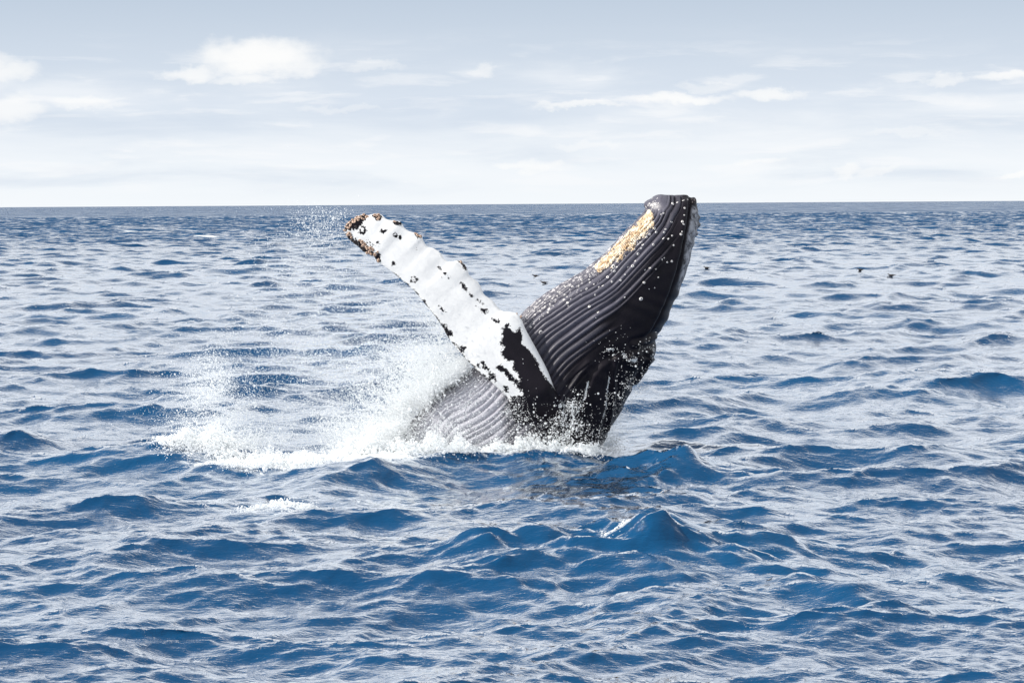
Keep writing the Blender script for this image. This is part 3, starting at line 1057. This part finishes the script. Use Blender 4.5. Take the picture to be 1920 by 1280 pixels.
def clumpy(px, keep, sc, seed):
    """keep more pixels where a smooth random field is high, so that the spray has strands and thin places"""
    r = np.random.default_rng(seed)
    f = np.zeros(len(px))
    for k in range(18):
        a = r.normal(size=2) / (sc * r.uniform(.35, 1.6))
        f += np.sin(px @ a + r.uniform(0, 6.28))
    f = (f - f.mean()) / (f.std() + 1e-9)
    p = keep * np.exp(0.75 * f - 0.28)
    return np.random.default_rng(seed + 99).random(len(px)) < p


SP, SR = [], []


def emit(px, Y, r):
    pos = P(px[:, 0], px[:, 1], Y)
    ok = pos[:, 2] > -0.1
    SP.append(pos[ok])
    SR.append(r[ok])


def strands(n, pts, w, heading, length, Yc, Ys, med, per=40):
    """short curved threads of water that break into drops"""
    p0, _ = stroke(n, pts, w, w)
    an = math.radians(heading) + rng.normal(size=n) * 0.35
    ln = length * rng.uniform(.4, 1.4, n)
    cu = rng.normal(size=n) * 0.35
    yy = Yc + rng.normal(size=n) * Ys
    t = rng.random((n, per))
    a = an[:, None] + cu[:, None] * t
    x = p0[:, :1] + np.cos(a) * ln[:, None] * t + rng.normal(size=(n, per)) * 0.7
    y = p0[:, 1:] - np.sin(a) * ln[:, None] * t + rng.normal(size=(n, per)) * 0.7
    emit(np.stack([x.ravel(), y.ravel()], 1), np.repeat(yy, per), sizes(n * per, med, .5) * (1 - 0.5 * t.ravel()))


def cloud(n, pts, w0, w1, Yc, Ys, med, power=1.0, keep=0.6, sc=26, seed=1, sig=0.45):
    px, t = stroke(n, pts, w0, w1, power)
    k = clumpy(px, keep, sc, seed)
    px = px[k]
    emit(px, Yc + rng.normal(size=len(px)) * Ys, sizes(len(px), med, sig))


# sheet thrown up along the belly
cloud(105000, [(655, 885), (690, 840), (740, 785), (800, 733), (870, 685)], 22, 8, Y0 - .2, .5, .0048, .8, .7, 26, 2)
cloud(60000, [(690, 878), (725, 838), (750, 808)], 24, 14, Y0 - 1.0, .3, .0050, .8, .7, 22, 12)
cloud(90000, [(630, 870), (680, 800), (760, 730), (850, 660)], 42, 30, Y0 + .3, .8, .0040, .9, .6, 40, 3)
cloud(42000, [(700, 800), (740, 700), (800, 640), (850, 600)], 42, 42, Y0 + .3, .9, .0036, 1.0, .5, 40, 4)
# plume further left
cloud(50000, [(430, 890), (410, 810), (420, 730), (440, 690)], 34, 55, Y0 - .5, .9, .0042, 1.3, .5, 34, 5)
cloud(22000, [(330, 880), (420, 850), (520, 870)], 34, 30, Y0 - .9, .7, .0055, 1, .6, 26, 6)
cloud(60000, [(300, 860), (450, 800), (600, 760), (720, 700)], 60, 90, Y0 + .3, 1.4, .0036, 1, .5, 70, 7)
# shower falling from the flipper tip
cloud(6000, [(650, 412), (600, 425), (560, 460), (530, 530)], 10, 44, Y0 - .7, .3, .0040, 1, .6, 30, 8)
cloud(17000, [(560, 470), (540, 560), (600, 600), (720, 640)], 50, 60, Y0 - .7, .6, .0036, 1, .5, 50, 9)
cloud(9000, [(640, 520), (720, 560), (790, 620)], 40, 40, Y0 - .8, .6, .0032, 1, .5, 40, 10)
strands(420, [(660, 880), (720, 820), (790, 745), (870, 690)], 16, 125, 60, Y0 - .2, .6, .0062, 60)
strands(160, [(640, 880), (700, 800), (780, 720)], 34, 110, 70, Y0 + .1, .8, .0055, 50)
strands(120, [(370, 880), (420, 860), (470, 890)], 18, 95, 80, Y0 - .8, .6, .0062, 50)
strands(14, [(650, 412), (610, 425), (580, 450)], 8, 200, 50, Y0 - .7, .2, .0045, 40)
strands(90, [(880, 868), (980, 864), (1090, 862)], 8, 90, 20, Y0 - 1.8, .2, .0070, 50)
# drops in front of the wet belly and the dark flank
cloud(17000, [(740, 860), (800, 815), (870, 770)], 28, 36, Y0 - 1.75, .10, .0042, 1, .5, 18, 11)
cloud(4500, [(900, 860), (940, 800), (930, 740)], 34, 26, Y0 - 1.9, .12, .0042, 1, .5, 18, 13)
cloud(6500, [(980, 860), (1040, 850), (1090, 845)], 34, 20, Y0 - 1.9, .12, .0055, 1, .5, 16, 14)
cloud(2200, [(1040, 840), (1070, 785), (1085, 750)], 20, 10, Y0 - 1.9, .10, .0055, 1, .6, 14, 15)
cloud(900, [(1110, 840), (1150, 760), (1195, 690)], 16, 18, Y0 - 1.6, .10, .0050, 1, .5, 14, 16)
cloud(260, [(1130, 650), (1190, 655), (1215, 670)], 18, 16, Y0 - 1.5, .10, .0055, 1, .6, 14, 17)
cloud(26000, [(1115, 860), (1150, 800), (1200, 720)], 16, 30, Y0 + .2, .6, .0032, 1.3, .6, 24, 18)


# rivulets running down the flank lie on the skin
def rivulet(pts, n, w, med):
    px, t = stroke(n, pts, w, w)
    keep = clumpy(px, .6, 7, int(pts[0][0]))
    pos, ra = [], []
    for (a, b), r_ in zip(px[keep], sizes(keep.sum(), med, .35)):
        h = hit(a, b)
        if h:
            pos.append(np.array(h[0]) + np.array(h[1]) * 0.006)
            ra.append(r_)
    if pos:
        SP.append(np.array(pos))
        SR.append(np.array(ra))


rivulet([(1103, 715), (1096, 745), (1080, 775), (1072, 790)], 300, 1.0, .007)
rivulet([(1143, 700), (1138, 735), (1134, 770), (1122, 810)], 240, .8, .006)
rivulet([(1076, 740), (1072, 770), (1076, 785)], 150, 1.0, .007)
rivulet([(1050, 745), (1056, 775), (1062, 800), (1056, 830)], 420, 5, .007)
rivulet([(1168, 664), (1176, 674), (1188, 677), (1193, 672)], 260, 1.8, .006)
rivulet([(1131, 660), (1142, 655), (1152, 654)], 90, 1.2, .006)
rivulet([(1226, 650), (1222, 675), (1205, 700)], 90, 2.0, .005)
for k in range(34):
    a, b = random.uniform(780, 945), random.uniform(735, 840)
    L_ = random.uniform(12, 40)
    rivulet([(a, b), (a - L_ * .35, b + L_ * .45), (a - L_ * .7, b + L_ * .95)], 90, 1.4, .005)
spray = point_object('spray', np.vstack(SP), np.concatenate(SR), M_drop)

# white water heaped along the waterline
SP, SR = [], []


def heap(n, pts, w, Yc, Ys, hgt, med):
    c = catmull(pts, 400)
    t = rng.random(n)
    b = c[(t * 399).astype(int)]
    x = (b[:, 0] + rng.normal(size=n) * w - 960) / FPX * Yc
    y = Yc + (b[:, 1] - 870) * -0.02 + rng.normal(size=n) * Ys
    top = hgt * (0.35 + 0.65 * np.abs(np.sin(x * 2.1 + 1) * np.sin(x * 5.3)) + 0.25 * np.sin(x * 11.0) * np.sin(y * 9))
    base = sea(x, y, np.full(n, 0.1))[:, 2]
    top = np.maximum(top, 0.02) * (0.5 + 0.5 * np.sin(x * 1.15 + Yc) ** 2 + 0.5 * np.maximum(0, np.sin(x * 7.3 + 4 * np.sin(x * 2.2))) ** 2)
    z = base + np.abs(rng.normal(size=n)) * 0.6 * top
    SP.append(np.stack([x, y, z], 1))
    SR.append(sizes(n, med, .55, .07))


heap(80000, [(850, 876), (940, 866), (1020, 862), (1105, 864)], 10, Y0 - 1.75, .22, .22, .0075)
heap(60000, [(640, 885), (720, 880), (800, 878), (880, 874)], 16, Y0 - 1.6, .40, .30, .0075)
heap(16000, [(430, 893), (520, 895), (640, 890)], 14, Y0 - 2.2, .35, .15, .0075)
heap(30000, [(310, 865), (380, 862), (440, 880)], 14, Y0 - 1.3, .5, .22, .007)
heap(9000, [(1085, 862), (1120, 858)], 10, Y0 - 1.2, .4, .20, .007)
heap(2600, [(480, 970), (520, 960), (560, 968), (600, 978)], 10, 40.0, .16, .10, .0060)
heap(1300, [(1120, 1062), (1165, 1054), (1200, 1050)], 8, 36.3, .10, .05, .0055)
foam = point_object('white_water', np.vstack(SP), np.concatenate(SR), M_drop)

# ------------------------------------------------------------------ seabirds resting on the swell
M_bird = simple_mat('seabird_plumage', (0.020, 0.015, 0.014), (0.045, 0.034, 0.030), 9.0, 0.7)
M_under = simple_mat('seabird_white_plumage', (0.70, 0.69, 0.67), (0.82, 0.81, 0.80), 9.0, 0.7)


def bird_meshes():
    st = [(-.25, .045, .012, .012), (-.20, .045, .03, .02), (-.12, .04, .065, .05), (-.02, .035, .085, .07), (.08, .035, .08, .068), (.15, .055, .055, .055),
          (.19, .095, .036, .04), (.215, .125, .036, .038), (.245, .130, .030, .030), (.262, .128, .012, .012)]
    n_ = 12
    v, f = [], []
    for (x_, z_, ry, rz) in st:
        for a in range(n_):
            t = 2 * math.pi * a / n_
            v.append((x_, ry * math.cos(t), z_ + rz * math.sin(t)))
    for k in range(len(st) - 1):
        for a in range(n_):
            b = (a + 1) % n_
            f.append((k * n_ + a, (k + 1) * n_ + a, (k + 1) * n_ + b, k * n_ + b))
    f.append(tuple(range(n_)))
    f.append(tuple(reversed(range((len(st) - 1) * n_, len(st) * n_))))
    m = bpy.data.meshes.new('body')
    m.from_pydata(v, [], f)
    m.materials.append(M_bird)
    m.materials.append(M_under)
    for p in m.polygons:
        p.use_smooth = True
        if p.center.x < -0.10 and p.center.z < 0.045:
            p.material_index = 1
    w = bpy.data.meshes.new('wing')
    wv = [(.10, 0, .05), (.02, .012, .085), (-.12, .010, .085), (-.33, -.005, .075), (-.12, 0, .045), (.03, .004, .03)]
    w.from_pydata(wv + [(a, b - .014, c) for a, b, c in wv], [], [(0, 1, 2, 3, 4, 5), (11, 10, 9, 8, 7, 6)] + [(k, k + 6, (k + 1) % 6 + 6, (k + 1) % 6) for k in range(6)])
    w.materials.append(M_bird)
    b_ = bpy.data.meshes.new('bill')
    b_.from_pydata([(.255, .012, .128), (.255, -.012, .128), (.255, 0, .142), (.255, 0, .114), (.315, 0, .118)], [], [(0, 2, 4), (2, 1, 4), (1, 3, 4), (3, 0, 4), (0, 3, 1, 2)])
    b_.materials.append(M_hole)
    return m, w, b_


bird_m = bird_meshes()
for (px, py, yaw, sc_, lab) in (
        (1644, 518, 180, .95, 'dark seabird afloat right of the whale, left one of the close pair'),
        (1678, 524, 184, .95, 'dark seabird afloat right of the whale, right one of the close pair'),
        (1330, 510, 176, .95, 'dark seabird afloat alone just right of the whale snout'),
        (1001, 523, 190, .9, 'dark seabird afloat between flipper and whale throat, upper of the two there'),
        (1015, 537, 180, .9, 'dark seabird afloat between flipper and whale throat, lower of the two there')):
    g = G(px, py)
    b = bpy.data.objects.new('seabird', None)
    COL.objects.link(b)
    yy_ = g[1] + np.linspace(-7, 7, 60)                     # afloat on the nearest crest
    sp_ = sea(np.full(60, g[0]), yy_, np.full(60, 0.30))
    b.location = tuple(sp_[int(np.argmax(sp_[:, 2] - 0.02 * np.abs(yy_ - g[1])))] + np.array([0, 0, 0.02]))
    b.rotation_euler = (0, 0, math.radians(yaw))
    b.scale = (sc_,) * 3
    tag(b, lab, 'seabird', 'seabirds resting on the swell')
    for nm, m_, yy in (('body', bird_m[0], 0), ('wing', bird_m[1], .075), ('wing', bird_m[1], -.065), ('bill', bird_m[2], 0)):
        o = bpy.data.objects.new(nm, m_)
        COL.objects.link(o)
        o.parent = b
        o.location = (0, yy, 0)
